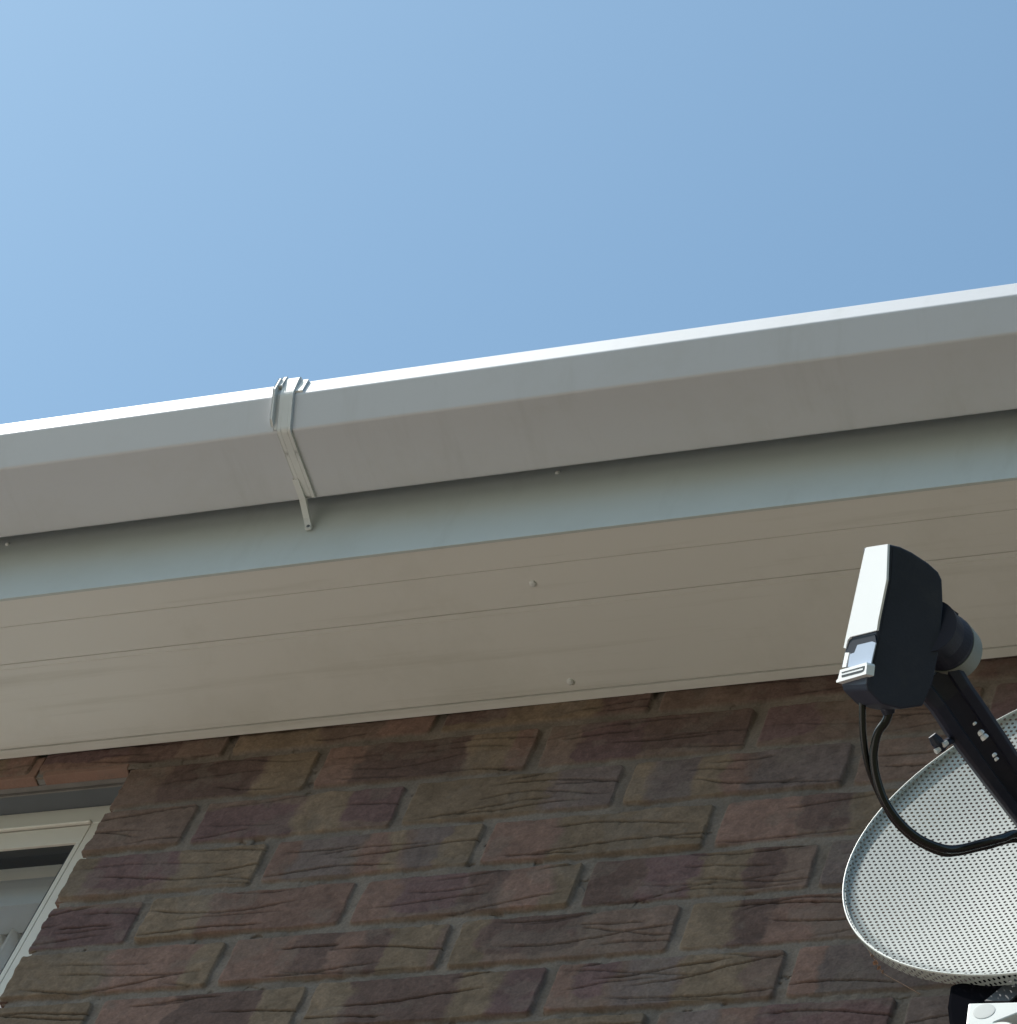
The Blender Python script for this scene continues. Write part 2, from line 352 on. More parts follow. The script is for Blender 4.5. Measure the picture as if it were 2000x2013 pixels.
# --- the rest of the facade: whole bricks on a mortar backing, joined to the same wall object
bm = bmesh.new(); tl = bm.verts.layers.float_color.new('tone')
def cbox(x0, x1, y0, y1, z0, z1, c):
    for v in box(bm, x0, x1, y0, y1, z0, z1): v[tl] = (*c, 1)
rb = random.Random(9)
def outside(x0, x1, z0, z1):
    """pieces of a rectangle outside the relief and outside the window"""
    if x1 <= WX0 or x0 >= WX1 or z1 <= WZ0:
        if x0 < WINX and x1 > WINL and z0 < WINZ and z1 > WINB:
            out = []
            if x0 < WINL: out.append((x0, WINL, z0, z1))
            if x1 > WINX: out.append((WINX, x1, z0, z1))
            return out
        return [(x0, x1, z0, z1)]
    out = []
    if x0 < WX0: out += outside(x0, WX0, z0, z1)
    if x1 > WX1: out += outside(WX1, x1, z0, z1)
    if z0 < WZ0: out += outside(max(x0, WX0), min(x1, WX1), z0, WZ0)
    return out
for r in range(-1, 59):
    js = course_joints(r, XA, XB)
    for a, b_ in zip(js, js[1:]):
        z0 = max(GZ, -0.075 * r - 0.0325); z1 = min(ZS + .003, -0.075 * r + 0.0325)
        if z0 >= z1: continue
        c = np.array(TONE[rb.choice(KEYS)]) * rb.uniform(0.85, 1.1); d = rb.uniform(-0.0015, 0.0015)
        for (p, q, u, v) in outside(max(XA, a + 0.005), min(XB, b_ - 0.005), z0, z1):
            if q > p: cbox(p, q, d, 0.012, u, v, c)
# mortar and the body of the wall, in blocks round the opening
TW = 0.26
for (p, q, u, v) in ((XA, WINL, GZ, ZS + 0.16), (WINX + 0.006, XB, GZ, ZS + 0.16), (WINL, WINX + 0.006, GZ, WINB), (WINL, WINX + 0.006, WINZ + 0.05, ZS + 0.16)):
    cbox(p, q, 0.0046, TW, u, v, MORT)
for r in range(-1, 16):                         # brick returns in the right-hand reveal
    z0 = max(WINB, -0.075 * r - 0.0325); z1 = min(WINZ, -0.075 * r + 0.0325)
    if z1 > z0: cbox(WINX + JAG.get(r, 0) + 0.0006, WINX + 0.008, 0.0025, 0.10, z0, z1, TONE[rb.choice('rodb')])
    if z1 > z0: cbox(WINL - 0.006, WINL, 0.0025, 0.10, z0, z1, TONE[rb.choice('rodb')])
bmesh.ops.translate(bm, verts=bm.verts, vec=-house.location)
bmesh.ops.recalc_face_normals(bm, faces=bm.faces)
me2 = bpy.data.meshes.new('wall_rest'); bm.to_mesh(me2); bm.free(); me2.materials.append(BR)
tmp = bpy.data.objects.new('wall_rest', me2)
link(wall_fine, house); link(tmp, house)
with bpy.context.temp_override(active_object=wall_fine, object=wall_fine, selected_objects=[wall_fine, tmp], selected_editable_objects=[wall_fine, tmp]):
    bpy.ops.object.join()
wall = wall_fine

# --- lintel over the window
bm = bmesh.new()
xj = at(79, 1533, 2, WINZ).x
for (p, q) in ((WINL, -0.66), (-0.652, -0.43), (-0.422, -0.2), (-0.192, xj - 0.005), (xj + 0.004, WINX - 0.006)):
    box(bm, p, q, 0.0015, 0.0135, WINZ - 0.0004, WINZ + 0.034)
lint = obj('lintel', bm, ORANGE, house, bevel=0.0012, label='clean orange brick undersides above the window')
bm = bmesh.new(); box(bm, WINL, WINX + 0.005, 0.0140, 0.0205, WINZ + 0.002, WINZ + 0.03); [box(bm, g0, g1, 0.0035, 0.0132, WINZ + 0.0016, WINZ + 0.03) for g0, g1 in ((-0.6598, -0.6522), (-0.4298, -0.4222), (-0.1998, -0.1922), (xj - 0.0048, xj + 0.0038))]; box(bm, WINL, WINX + 0.005, 0.0212, 0.0228, WINZ - 0.0012, WINZ + 0.03)
obj('mortar_line', bm, mat('pale_mortar', (0.22, 0.20, 0.19), 0.9, 0.2, 60, 0.5, 200), lint)
bm = bmesh.new(); box(bm, WINL, WINX + 0.005, 0.0230, 0.075, WINZ + 0.0012, WINZ + 0.045)
obj('steel_plate', bm, STEEL, lint)

# --- window
WY = 0.0452
win = bpy.data.objects.new('window', None); link(win, house); win.location = Vector((0, 0, -0.5)) - house.location; win.location = Vector((-0.4, WY, -0.5)) - house.location
FZ = 0.0085; SZ = -0.0225; SX = 0.0605
bm = bmesh.new()
box(bm, WINL, WINX + .004, WY, WY + 0.06, FZ, WINZ + 0.001)         # head of the frame
box(bm, 0.0662, WINX + .004, WY + 0.0004, WY + 0.06, WINB, FZ - 0.0002)      # jamb
box(bm, WINL, WINL + 0.05, WY + 0.0004, WY + 0.06, WINB, FZ - 0.0002)
box(bm, WINL, WINX, WY - 0.01, WY + 0.06, WINB - 0.005, WINB + 0.045)
box(bm, WINL + .05, 0.0662, WY - 0.0035, WY + 0.001, FZ - 0.0012, FZ + 0.0022)   # rebate bead
obj('window_frame', bm, UPVC, win, bevel=0.0012)
bm = bmesh.new()
box(bm, WINL + 0.05, 0.0661, WY + 0.0001, WY + 0.04, SZ, FZ - 0.003)
box(bm, SX, 0.0661, WY + 0.0002, WY + 0.04, WINB + 0.08, SZ)
box(bm, WINL + 0.05, WINL + 0.085, WY - 0.0036, WY + 0.04, WINB + 0.08, SZ)
box(bm, WINL + 0.05, 0.0655, WY - 0.004, WY + 0.04, WINB + 0.046, WINB + 0.08)
box(bm, -0.50, -0.44, WY - 0.0036, WY + 0.04, WINB + 0.08, SZ)
obj('sash', bm, UPVC, win, bevel=0.0005)
bm = bmesh.new()
box(bm, WINL + 0.085, SX - 0.0002, WY + 0.003, WY + 0.016, SZ - 0.0135, SZ - 0.0002)
box(bm, SX - 0.004, SX - 0.0004, WY + 0.0032, WY + 0.016, WINB + 0.08, SZ - 0.013)
obj('gasket', bm, GASKET, win)
GL = bpy.data.materials.new('window_glass'); GL.use_nodes = True; n = GL.node_tree.nodes; l = GL.node_tree.links; n.clear()
o_ = n.new('ShaderNodeOutputMaterial'); t_ = n.new('ShaderNodeBsdfTransparent'); g_ = n.new('ShaderNodeBsdfGlossy'); f_ = n.new('ShaderNodeLayerWeight'); f_.inputs[0].default_value = 0.5; pw = n.new('ShaderNodeMath'); pw.operation = 'POWER'; pw.inputs[1].default_value = 5.0; ma = n.new('ShaderNodeMath'); ma.operation = 'MULTIPLY_ADD'; ma.inputs[1].default_value = 0.95; ma.inputs[2].default_value = 0.045; x_ = n.new('ShaderNodeMixShader')
t_.inputs[0].default_value = (0.96, 0.97, 0.97, 1); g_.inputs['Roughness'].default_value = 0.01; l.new(f_.outputs['Facing'], pw.inputs[0]); l.new(pw.outputs[0], ma.inputs[0])
wv = n.new('ShaderNodeTexNoise'); wv.inputs['Scale'].default_value = 2.5; bpn = n.new('ShaderNodeBump'); bpn.inputs['Strength'].default_value = 0.05; bpn.inputs['Distance'].default_value = 0.01
l.new(wv.outputs['Fac'], bpn.inputs['Height']); l.new(bpn.outputs['Normal'], g_.inputs['Normal'])
l.new(ma.outputs[0], x_.inputs[0]); l.new(t_.outputs[0], x_.inputs[1]); l.new(g_.outputs[0], x_.inputs[2]); l.new(x_.outputs[0], o_.inputs[0])
obj('pane', bx(WINL + 0.05, 0.0655, WY + 0.018, WY + 0.022, WINB + 0.05, SZ + 0.005), GL, win)
# room behind, so the opening is a real opening
bm = bmesh.new()
for a_ in ((WINL - 0.3, 0.9, 2.6, 2.65, -2.2, 0.3), (WINL - 0.35, WINL - 0.3, TW, 2.6, -2.2, 0.3), (0.9, 0.95, TW, 2.6, -2.2, 0.3),
           (WINL - 0.35, 0.95, TW, 2.65, 0.25, 0.3), (WINL - 0.35, 0.95, TW, 2.65, -2.25, -2.2)): box(bm, *a_)
obj('room_shell', bm, DARKROOM, house)
# bar coloured as the soffit's reflection in the pane, and net curtain behind
rail = obj('soffit_reflection_bar', bx(WINL + 0.02, 0.10, WY + 0.040, WY + 0.075, -0.066, -0.018), mat('reflection_grey', (0.50, 0.53, 0.58), 0.4, 0.05), None, bevel=0.002)
rail['label'] = 'pale bar standing in for the soffit reflected in the top of the window'; rail['category'] = 'reflection bar'
bm = bmesh.new(); rows = []; rc = random.Random(2)
xs = [WINL - 0.02 + i * 0.002 for i in range(600)]
ph = [rc.uniform(0, 6.28) for _ in range(4)]
for k in range(24):
    zz = -0.063 - k * 0.045; rr = []
    for x in xs:
        y = WY + 0.085 + 0.013 * math.sin(x * 330 + ph[0] + 0.9 * math.sin(x * 31)) + 0.006 * math.sin(x * 67 + ph[1] + k * 0.05) + 0.004 * math.sin(x * 290 + ph[2])
        rr.append(bm.verts.new((x, y, zz)))
    rows.append(rr)
for a_, b_ in zip(rows, rows[1:]):
    for i in range(len(xs) - 1): bm.faces.new((a_[i], a_[i + 1], b_[i + 1], b_[i]))
CU = mat('net_curtain', (0.82, 0.82, 0.84), 0.9, 0.12, 25)
cur = obj('net_curtain', bm, CU, None, smooth=True); cur['label'] = 'grey net curtain hanging in folds behind the window glass'; cur['category'] = 'curtain'

# --- soffit: hollow boards with V grooves and a trim strip against the wall
def groove(y, w=0.0016, d=0.0016): return [(y - w, ZS), (y - w * 0.4, ZS + d), (y + w * 0.4, ZS + d), (y + w, ZS)]
prof = [(YF + 0.003, ZS)] + groove(-0.1585, 0.0005, 0.0012) + groove(-0.1145, 0.0006, 0.0022) + groove(-0.1085, 0.0005, 0.0007) + [(-0.0132, ZS), (-0.0129, ZS + 0.0045), (-0.0121, ZS + 0.0045), (-0.0118, ZS - 0.0012), (-0.0020, ZS - 0.0012), (-0.0020, ZS + 0.012), (YF + 0.003, ZS + 0.012)]
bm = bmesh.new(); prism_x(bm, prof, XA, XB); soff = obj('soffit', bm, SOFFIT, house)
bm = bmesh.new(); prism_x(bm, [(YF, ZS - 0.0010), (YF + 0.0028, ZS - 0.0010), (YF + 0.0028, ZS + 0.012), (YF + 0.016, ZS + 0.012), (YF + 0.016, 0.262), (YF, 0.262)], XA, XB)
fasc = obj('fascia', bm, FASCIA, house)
def screws(pix, ax, v, nrm, parent, rad=0.0026, k=225e-3):
    for (x, y) in pix:
        bm = bmesh.new(); dome(bm, at(x, y, ax, v), nrm, rad, 0.0022); obj('screw_cap', bm, CLIP, parent, smooth=True)
screws([(1048, 1147), (1122, 1340)], 2, ZS, (0, 0, -1), soff, 0.0036)
screws([(1097, 929), (15, 1070)], 1, YF, (0, -1, 0), fasc, 0.0026)

# --- gutter: open box section with sloped front
GB, GT, GW = 0.1675, 0.2205, 0.0022
path = [(-0.2100, 0.2260), (-0.2100, GB), (-0.2865, GB), (-0.3070, 0.1990), (-0.3070, GT), (-0.3015, GT)]
def round_path(P, r, n=4):
    out = [P[0]]
    for i in range(1, len(P) - 1):
        p = Vector(P[i]); a = (Vector(P[i - 1]) - p); b2 = (Vector(P[i + 1]) - p); rr = min(r, a.length * .4, b2.length * .4)
        a = p + a.normalized() * rr; b2 = p + b2.normalized() * rr
        for k in range(n + 1):
            t = k / n; out.append(tuple(a * (1 - t) ** 2 + p * 2 * t * (1 - t) + b2 * t * t))
    return out + [P[-1]]
pp = round_path(path, 0.0011)
bm = bmesh.new(); prism_x(bm, ribbon(pp, -GW if False else GW), XA, XB)
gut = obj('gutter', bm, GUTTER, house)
for p in gut.data.polygons: p.use_smooth = False
for k in range(2):
    px = [(1951, 573), (1604, 625)][k]; c = at(*px, 1, -0.3071)
    bm = bmesh.new(); dome(bm, c, (0, -1, 0), 0.0013 - 0.0007 * k, 0.0005, 8); obj('dirt_speck', bm, STEEL, gut)
# brackets: one in view, others along the eaves
def bracket(xb):
    o = bpy.data.objects.new('gutter_bracket', None); link(o, house); o.location = Vector((xb, -0.25, 0.19)) - house.location
    strap = [(-0.3000, 0.2235), (-0.3125, 0.2235), (-0.3100, 0.1985), (-0.2882, 0.1652), (-0.2130, 0.1650)]
    bm = bmesh.new()
    prism_x(bm, ribbon(round_path(strap, 0.003, 3), -0.0022), xb - 0.0145, xb)
    for (u, v) in ((xb - 0.0147, xb - 0.0105), (xb - 0.0036, xb + 0.0002)):        # the two raised ribs of the strap
        st2 = [(-0.3015, 0.2238), (-0.3136, 0.2238), (-0.3118, 0.1978), (-0.2892, 0.1630), (-0.2110, 0.1628)]
        prism_x(bm, ribbon(round_path(st2, 0.003, 3), 0.0030), u, v)
    obj('strap', bm, CLIP, o, bevel=0.0003)
    bm = bmesh.new()                                                      # arm running back and down to the fascia
    def sec(x0, x1, y, z, hy, hz): return [Vector((x0, y - hy, z - hz)), Vector((x1, y - hy, z - hz)), Vector((x1, y + hy, z + hz)), Vector((x0, y + hy, z + hz))]
    secs = [sec(xb - 0.0165, xb - 0.0100, -0.2340, 0.1637, 0.0, 0.0018), sec(xb - 0.0160, xb - 0.0094, -0.2120, 0.1622, 0.0004, 0.0020), sec(xb - 0.0100, xb - 0.0034, -0.1985, 0.1445, 0.0016, 0.0014), sec(xb - 0.0058, xb + 0.0010, -0.1955, 0.1330, 0.0014, 0.0006), sec(xb - 0.0048, xb + 0.0010, -0.1955, 0.1290, 0.0014, 0.0004)]
    for a_, b_ in zip(secs, secs[1:]): hull_loft(bm, a_, b_)
    bmesh.ops.remove_doubles(bm, verts=bm.verts, dist=1e-6)
    obj('arm', bm, CLIP, o)
    bm = bmesh.new()                                                      # snap clip standing proud on the left of the lip
    prism_x(bm, [(-0.3080, 0.2225), (-0.3170, 0.2210), (-0.3165, 0.2010), (-0.2990, 0.1720), (-0.2920, 0.1690), (-0.3060, 0.1990)], xb - 0.0215, xb - 0.0190)
    prism_x(bm, [(-0.3080, 0.2270), (-0.3150, 0.2262), (-0.3155, 0.2085), (-0.3078, 0.2085)], xb - 0.0190, xb - 0.0148)
    prism_x(bm, [(-0.3080, 0.2075), (-0.3115, 0.2075), (-0.3105, 0.1990), (-0.2900, 0.1665), (-0.2880, 0.1690), (-0.3072, 0.1990)], xb - 0.0190, xb - 0.0148)
    obj('clip', bm, CLIP, o, bevel=0.0004)
    bm = bmesh.new(); dome(bm, (xb - 0.0020, -0.1970, 0.1318), (0, -0.9, -0.3), 0.0018, 0.0010); obj('screw', bm, STEEL, o)
    bm = bmesh.new(); prism_x(bm, [(-0.3076, 0.2225), (-0.3115, 0.2215), (-0.3112, 0.2010), (-0.3076, 0.2000)], xb + 0.0002, xb + 0.0085)
    obj('lip_stop', bm, CLIP, o)
    return o
bracket(0.3545); bracket(-0.62); bracket(1.33); bracket(2.30)

# --- roof (out of sight above the gutter)
bm = bmesh.new(); tp = math.tan(math.radians(33))
y = -0.245
while y < 3.9:
    z = 0.262 + (y + 0.245) * tp
    prism_x(bm, [(y, z), (y + 0.33, z + 0.33 * tp - 0.012), (y + 0.33, z + 0.33 * tp + 0.004), (y, z + 0.016)], XA, XB); y += 0.30
roof = obj('roof', bm, ROOFT, house)
bm = bmesh.new(); prism_x(bm, [(YF + 0.017, ZS + 0.013), (3.9, ZS + 0.013), (3.9, ZS + 2.6)], XA + 0.01, XB - 0.01); obj('roof_void', bm, DARKROOM, house)

# ------------------------------------------------------------------ added unseen house behind the camera, blocks low sky light
nb = empty('added_sky_blocker', (6.0, -13.0, GZ), 'added unseen house behind the camera that blocks low sky light, plain render and gable roof', 'house')
NBW = mat('dull_render', (0.20, 0.18, 0.16), 0.9, 0.1, 3, 0.4, 60)
obj('wall', bx(-3.0, 13.0, -17.0, -9.5, GZ, GZ + 5.4), NBW, nb)
bm = bmesh.new(); prism_x(bm, [(-9.2, GZ + 5.3), (-13.25, GZ + 8.6), (-17.3, GZ + 5.3)], -3.3, 13.3); obj('roof', bm, ROOFT, nb)
for (wx_, wz_) in ((1, 0.9), (4, 0.9), (8, 0.9), (11, 0.9), (1, 3.4), (4, 3.4), (8, 3.4), (11, 3.4)):
    wf = obj('window', bx(wx_ - 0.7, wx_ + 0.7, -9.52, -9.46, GZ + wz_, GZ + wz_ + 1.3), UPVC, nb)
    obj('pane', bx(wx_ - 0.62, wx_ + 0.62, -9.47, -9.45, GZ + wz_ + 0.08, GZ + wz_ + 1.22), GASKET, wf)

# ------------------------------------------------------------------ satellite dish
cD = Vector((1.2087, -0.15, -0.3931)); DA, DAB = 0.2220, 0.8381
nD = Vector((-0.1406, -0.9895, -0.0333)).normalized(); rD = Vector((0.974, -0.1442, 0.1748)); rD = (rD - nD * rD.dot(nD)).normalized(); uD = nD.cross(rD).normalized()
DB = DA * DAB
dish = empty('satellite_dish', cD + Vector((0, 0.15, -0.25)), 'perforated grey mesh satellite dish with black arm, mounted on the brick wall beside the eaves', 'satellite dish')

MESH = bpy.data.materials.new('perforated_steel'); MESH.use_nodes = True; n = MESH.node_tree.nodes; l = MESH.node_tree.links
pb = n['Principled BSDF']; pb.inputs['Base Color'].default_value = (0.60, 0.64, 0.60, 1); pb.inputs['Roughness'].default_value = 0.45
out = n['Material Output']
uvn = n.new('ShaderNodeUVMap'); sx = n.new('ShaderNodeSeparateXYZ'); rotm = n.new('ShaderNodeMapping'); rotm.inputs['Rotation'].default_value = (0, 0, 0.24); l.new(uvn.outputs[0], rotm.inputs[0]); l.new(rotm.outputs[0], sx.inputs[0])
def mth(op, a, b=None):
    k = n.new('ShaderNodeMath'); k.operation = op
    for i, v in enumerate((a, b)):
        if v is None: continue
        if isinstance(v, (int, float)): k.inputs[i].default_value = v
        else: l.new(v, k.inputs[i])
    return k.outputs[0]
PU, PV, HR = 0.0049, 0.0042, 0.00125
v_ = mth('DIVIDE', sx.outputs[1], PV); rowi = mth('FLOOR', v_); sh = mth('MULTIPLY', mth('FLOORED_MODULO', rowi, 2.0), 0.5)
u_ = mth('ADD', mth('DIVIDE', sx.outputs[0], PU), sh)
dx = mth('MULTIPLY', mth('SUBTRACT', mth('FRACT', u_), 0.5), PU); dy = mth('MULTIPLY', mth('SUBTRACT', mth('FRACT', v_), 0.5), PV)
dd = mth('SQRT', mth('ADD', mth('MULTIPLY', dx, dx), mth('MULTIPLY', dy, dy)))
hole = mth('LESS_THAN', dd, HR)
tr = n.new('ShaderNodeBsdfTransparent'); mxs = n.new('ShaderNodeMixShader'); l.new(hole, mxs.inputs[0]); l.new(pb.outputs[0], mxs.inputs[1]); l.new(tr.outputs[0], mxs.inputs[2]); l.new(mxs.outputs[0], out.inputs[0])
nzz = n.new('ShaderNodeTexNoise'); nzz.inputs['Scale'].default_value = 14; nzz.inputs['Detail'].default_value = 6
tcc = n.new('ShaderNodeTexCoord'); l.new(tcc.outputs['Object'], nzz.inputs['Vector'])
mxc = n.new('ShaderNodeMix'); mxc.data_type = 'RGBA'; mxc.inputs['A'].default_value = (0.29, 0.315, 0.30, 1); mxc.inputs['B'].default_value = (0.42, 0.435, 0.42, 1)
l.new(nzz.outputs['Fac'], mxc.inputs['Factor']); l.new(mxc.outputs['Result'], pb.inputs['Base Color'])

SAG = 0.022
prof = [(k / 26, -SAG * (1 - (k / 26) ** 2), k / 26) for k in range(27)]
prof = [(r0 * 0.985, z0, r0 * 0.985) for r0, z0, _ in prof]
e0 = prof[-1]
for k in range(1, 7):                          # rolled edge
    t = math.pi * k / 6; prof.append((e0[0] + (0.015) * (1 - math.cos(t)) * 0.5, e0[1] + 0.0030 * math.sin(t), e0[2] + 0.0045 * k / DA / 3.0))
prof += [(0.999, -0.004, prof[-1][2] + 0.004 / DA), (0.996, -0.0085, prof[-1][2] + 0.0085 / DA)]
bm = bmesh.new(); uvl = bm.loops.layers.uv.new('UVMap'); SEG = 128; rings = []
def dl(p): return cD + rD * p[0] + uD * p[1] + nD * p[2]
for (rr, zz, su) in prof:
    rings.append([(bm.verts.new(dl((rr * DA * math.cos(6.283185 * k / SEG), rr * DB * math.sin(6.283185 * k / SEG), zz))),
                   (su * DA * math.cos(6.283185 * k / SEG), su * DB * math.sin(6.283185 * k / SEG))) for k in range(SEG)])
for a_, b_ in zip(rings[1:], rings[2:]):
    for k in range(SEG):
        q = (a_[k], a_[(k + 1) % SEG], b_[(k + 1) % SEG], b_[k]); f = bm.faces.new([w[0] for w in q])
        for lp, w in zip(f.loops, q): lp[uvl].uv = w[1]
cv = bm.verts.new(dl((0, 0, -SAG)))
for k in range(SEG):
    q = (rings[1][k], rings[1][(k + 1) % SEG]); f = bm.faces.new((q[0][0], q[1][0], cv))
    for lp, w in zip(f.loops, (q[0][1], q[1][1], (0, 0))): lp[uvl].uv = w
for v in rings[0]: bm.verts.remove(v[0])
refl = obj('reflector', bm, MESH, dish, smooth=True)
bm = bmesh.new(); cr_ = []
for k in range(SEG):
    a = 6.283185 * k / SEG; ring = []
    for j in range(10):
        t = 6.283185 * j / 10; rr = 0.9985 + 0.0038 * math.cos(t); ring.append(bm.verts.new(dl((rr * DA * math.cos(a), rr * DB * math.sin(a), 0.0030 + 0.0012 * math.sin(t)))))
    cr_.append(ring)
for k in range(SEG):
    a_, b_ = cr_[k], cr_[(k + 1) % SEG]
    for j in range(10): bm.faces.new((a_[j], a_[(j + 1) % 10], b_[(j + 1) % 10], b_[j]))
obj('rim', bm, mat('rim_paint', (0.68, 0.70, 0.68), 0.35, 0.06, 60), refl, smooth=True)

P1 = Vector((1.2008, -0.4720, -0.6148))
Fv = Vector(CR[2])
NW = Vector((0.75, 0.55, 0.34)).normalized()          # from the white cover into the body
EW = Vector((0.613, -0.42, -0.67)); EW = (EW - NW * EW.dot(NW)).normalized()   # towards the underside
dW = NW.cross(EW).normalized()
if dW.z > 0: dW = -dW
Qp = P1 + EW * 0.030 + dW * -0.0
def bl(x, y, back=0.0): return atp(x, y, Qp - EW * back, EW)
Wd = 0.0475
side = [(1746, 1069), (1771, 1075), (1794, 1086), (1826, 1107), (1846, 1125), (1853, 1140), (1855, 1190), (1847, 1280), (1835, 1340), (1815, 1388), (1772, 1394), (1734, 1384), (1706, 1356), (1703, 1345), (1724, 1240), (1743, 1140)]
A_ = [bl(x, y) for x, y in side]
bm = bmesh.new(); hull_loft(bm, [p - EW * Wd for p in A_], A_)
body = obj('receiver', bm, BLACKP, dish, bevel=0.0012, label='black receiver head with a white end cover')
bm = bmesh.new(); sm = [(1757, 1075), (1753, 1142), (1733, 1242), (1712, 1348)]
for a_, b_ in zip(sm, sm[1:]):
    p, q = bl(*a_) + EW * 0.0003, bl(*b_) + EW * 0.0003; w = (q - p).normalized().cross(EW) * 0.0004
    hull_loft(bm, [p - w - EW * 0.0006, p + w - EW * 0.0006, q + w - EW * 0.0006, q - w - EW * 0.0006], [p - w, p + w, q + w, q - w])
obj('mould_seam', bm, BLACKP, body)
# white cover on the end, plate and slotted clip below it
eA, eB = bl(1746, 1069), bl(1724, 1240)
NN = (eB - eA).cross(EW).normalized()
if NN.dot(NW) > 0: NN = -NN                            # outward
def on_end(pix, push, thick):
    a = [atp(x, y, eA + NN * push, NN) for x, y in pix]; return a, [p - NN * thick for p in a]
def end_part(name, pix, push, thick, m, bevel=0, parent=None, label=None):
    bm = bmesh.new(); a, b = on_end(pix, push, thick); hull_loft(bm, a, b); return obj(name, bm, m, parent or body, bevel=bevel, label=label)
end_part('end_cover', [(1701, 1079), (1704, 1076), (1745.5, 1069.5), (1743, 1140), (1727, 1219), (1724, 1239), (1716, 1241), (1672, 1252), (1667, 1258), (1663, 1275), (1659, 1273), (1664, 1249)], 0.0020, 0.0016, WHITEP, label='white end cover in the sun')
eU, NU = eA, NN
eA, eB = bl(1724, 1240), bl(1703, 1345)
NN = (eB - eA).cross(EW).normalized()
if NN.dot(NW) > 0: NN = -NN
end_part('shade_surround', [(1667, 1262), (1674, 1256), (1720, 1246), (1723, 1262), (1713, 1309), (1665, 1312), (1655, 1312), (1661, 1285)], 0.0004, 0.0012, mat('recess_shade', (0.008, 0.012, 0.024), 0.6, spec=0.2))  # dark shade below the cover, painted as a thin plate
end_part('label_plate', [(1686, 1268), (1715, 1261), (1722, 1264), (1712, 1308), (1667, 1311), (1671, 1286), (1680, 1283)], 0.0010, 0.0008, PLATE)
end_part('cover_edge', [(1662, 1283), (1670, 1283), (1663, 1311), (1656, 1312)], 0.0014, 0.0010, WHITEP)
clipo = end_part('slotted_clip', [(1652, 1317), (1704, 1302), (1705, 1306), (1703, 1325), (1645, 1342), (1644, 1339), (1648, 1334)], 0.0045, 0.0060, WHITEP)
end_part('slot', [(1655, 1321.5), (1700, 1309), (1699, 1317), (1696.5, 1318), (1697, 1312), (1655, 1323.5)], 0.0048, 0.0004, GASKET, parent=body)
end_part('slot', [(1655, 1327.5), (1693, 1317.5), (1698, 1316), (1697, 1319.5), (1692, 1322), (1655, 1331.5)], 0.0048, 0.0004, GASKET, parent=body)

# feed horn: neck, flange disc and pale cap ring facing the mesh
AH = (cD - P1).normalized()
hc = atd(1858, 1264, 2.700)
bm = bmesh.new(); u_h = AH.orthogonal().normalized(); pts = [hc - AH * 0.034, hc - AH * 0.016, hc - AH * 0.004, hc]
tube(bm, pts, [0.0195, 0.0195, 0.0212, 0.0212], 40)
obj('feed_horn', bm, BLACKP, dish, smooth=False)
bm = bmesh.new(); tube(bm, [hc + AH * 0.0004, hc + AH * 0.020, hc + AH * 0.021], [0.0216, 0.0216, 0.0205], 48); obj('horn_cap', bm, GREYCAP, dish)
bm = bmesh.new()                                       # clamp ear between body and horn
ear = [(1852, 1185), (1858, 1192), (1868, 1193), (1876, 1200), (1885, 1206), (1884, 1216), (1888, 1222), (1870, 1262), (1848, 1270)]
E_ = [atd(x, y, 2.690) for x, y in ear]; hull_loft(bm, [p + Fv * 0.02 for p in E_], E_)
obj('clamp_ear', bm, BLACKP, dish)

# arm from the bottom of the dish out to the head
botD = cD - uD * DB
pL = [(1800, 1362), (1834, 1400), (1868, 1452), (1935, 1540), (2003, 1626), (2140, 1890)]
pR = [(1878, 1290), (1910, 1343), (1944, 1392), (2010, 1492), (2072, 1590), (2245, 1885)]
dep = [2.694, 2.70, 2.715, 2.745, 2.78, (np.array(botD) - CP) @ CR[2]]
LA = [atd(*p, d) for p, d in zip(pL, dep)]; RA = [atd(*p, d) for p, d in zip(pR, dep)]
bm = bmesh.new(); rr_ = []
for a_, b_ in zip(LA, RA):
    w = b_ - a_; q = [a_ + Fv * 0.020, a_ + w * 0.02, a_ + w * 0.10 - Fv * 0.004, a_ + w * 0.30 - Fv * 0.004, a_ + w * 0.33 + Fv * 0.001, a_ + w * 0.70 + Fv * 0.001, a_ + w * 0.73 - Fv * 0.004, a_ + w * 0.92 - Fv * 0.004, b_, b_ + Fv * 0.020]
    rr_.append([bm.verts.new(v) for v in q])
for a_, b_ in zip(rr_, rr_[1:]):
    for k in range(10): bm.faces.new((a_[k], a_[(k + 1) % 10], b_[(k + 1) % 10], b_[k]))
bm.faces.new(rr_[0][::-1]); bm.faces.new(rr_[-1])
arm = obj('arm', bm, BLACKP, dish, bevel=0.0006)
for (x, y, s) in ((1918, 1424, 0.0016), (1931, 1443, 0.0026), (1938, 1452, 0.0030), (1957, 1486, 0.0019), (1961, 1494, 0.0017)):
    p = atd(x, y, 2.70); bm = bmesh.new(); dome(bm, p, -Fv * 0.6 + Vector((-0.5, -0.2, 0.6)), s, s * 1.2, 10); obj('arm_screw_glint', bm, WHITEP, arm, smooth=True)  # white colour carries the sun glints on the small arm screws
# wing bolt sticking out on the left of the arm
bm = bmesh.new(); tube(bm, [atd(1833, 1446, 2.70), atd(1842, 1458, 2.70), atd(1852, 1470, 2.705)], [0.0032, 0.0046, 0.0042], 12)
tube(bm, [atd(1850, 1466, 2.705), atd(1876, 1452, 2.72)], 0.0028, 10)
bolt = obj('clamp_bolt', bm, BLACKP, dish)
for (x, y) in ((1859, 1462), (1844, 1475)):
    bm = bmesh.new(); bmesh.ops.create_cone(bm, cap_ends=True, segments=6, radius1=0.0023, radius2=0.0018, depth=0.004, matrix=Matrix.Translation(atd(x, y, 2.698)) @ Matrix.Rotation(0.7, 4, 'Y'))
    obj('bolt_nut', bm, WHITEP, bolt)

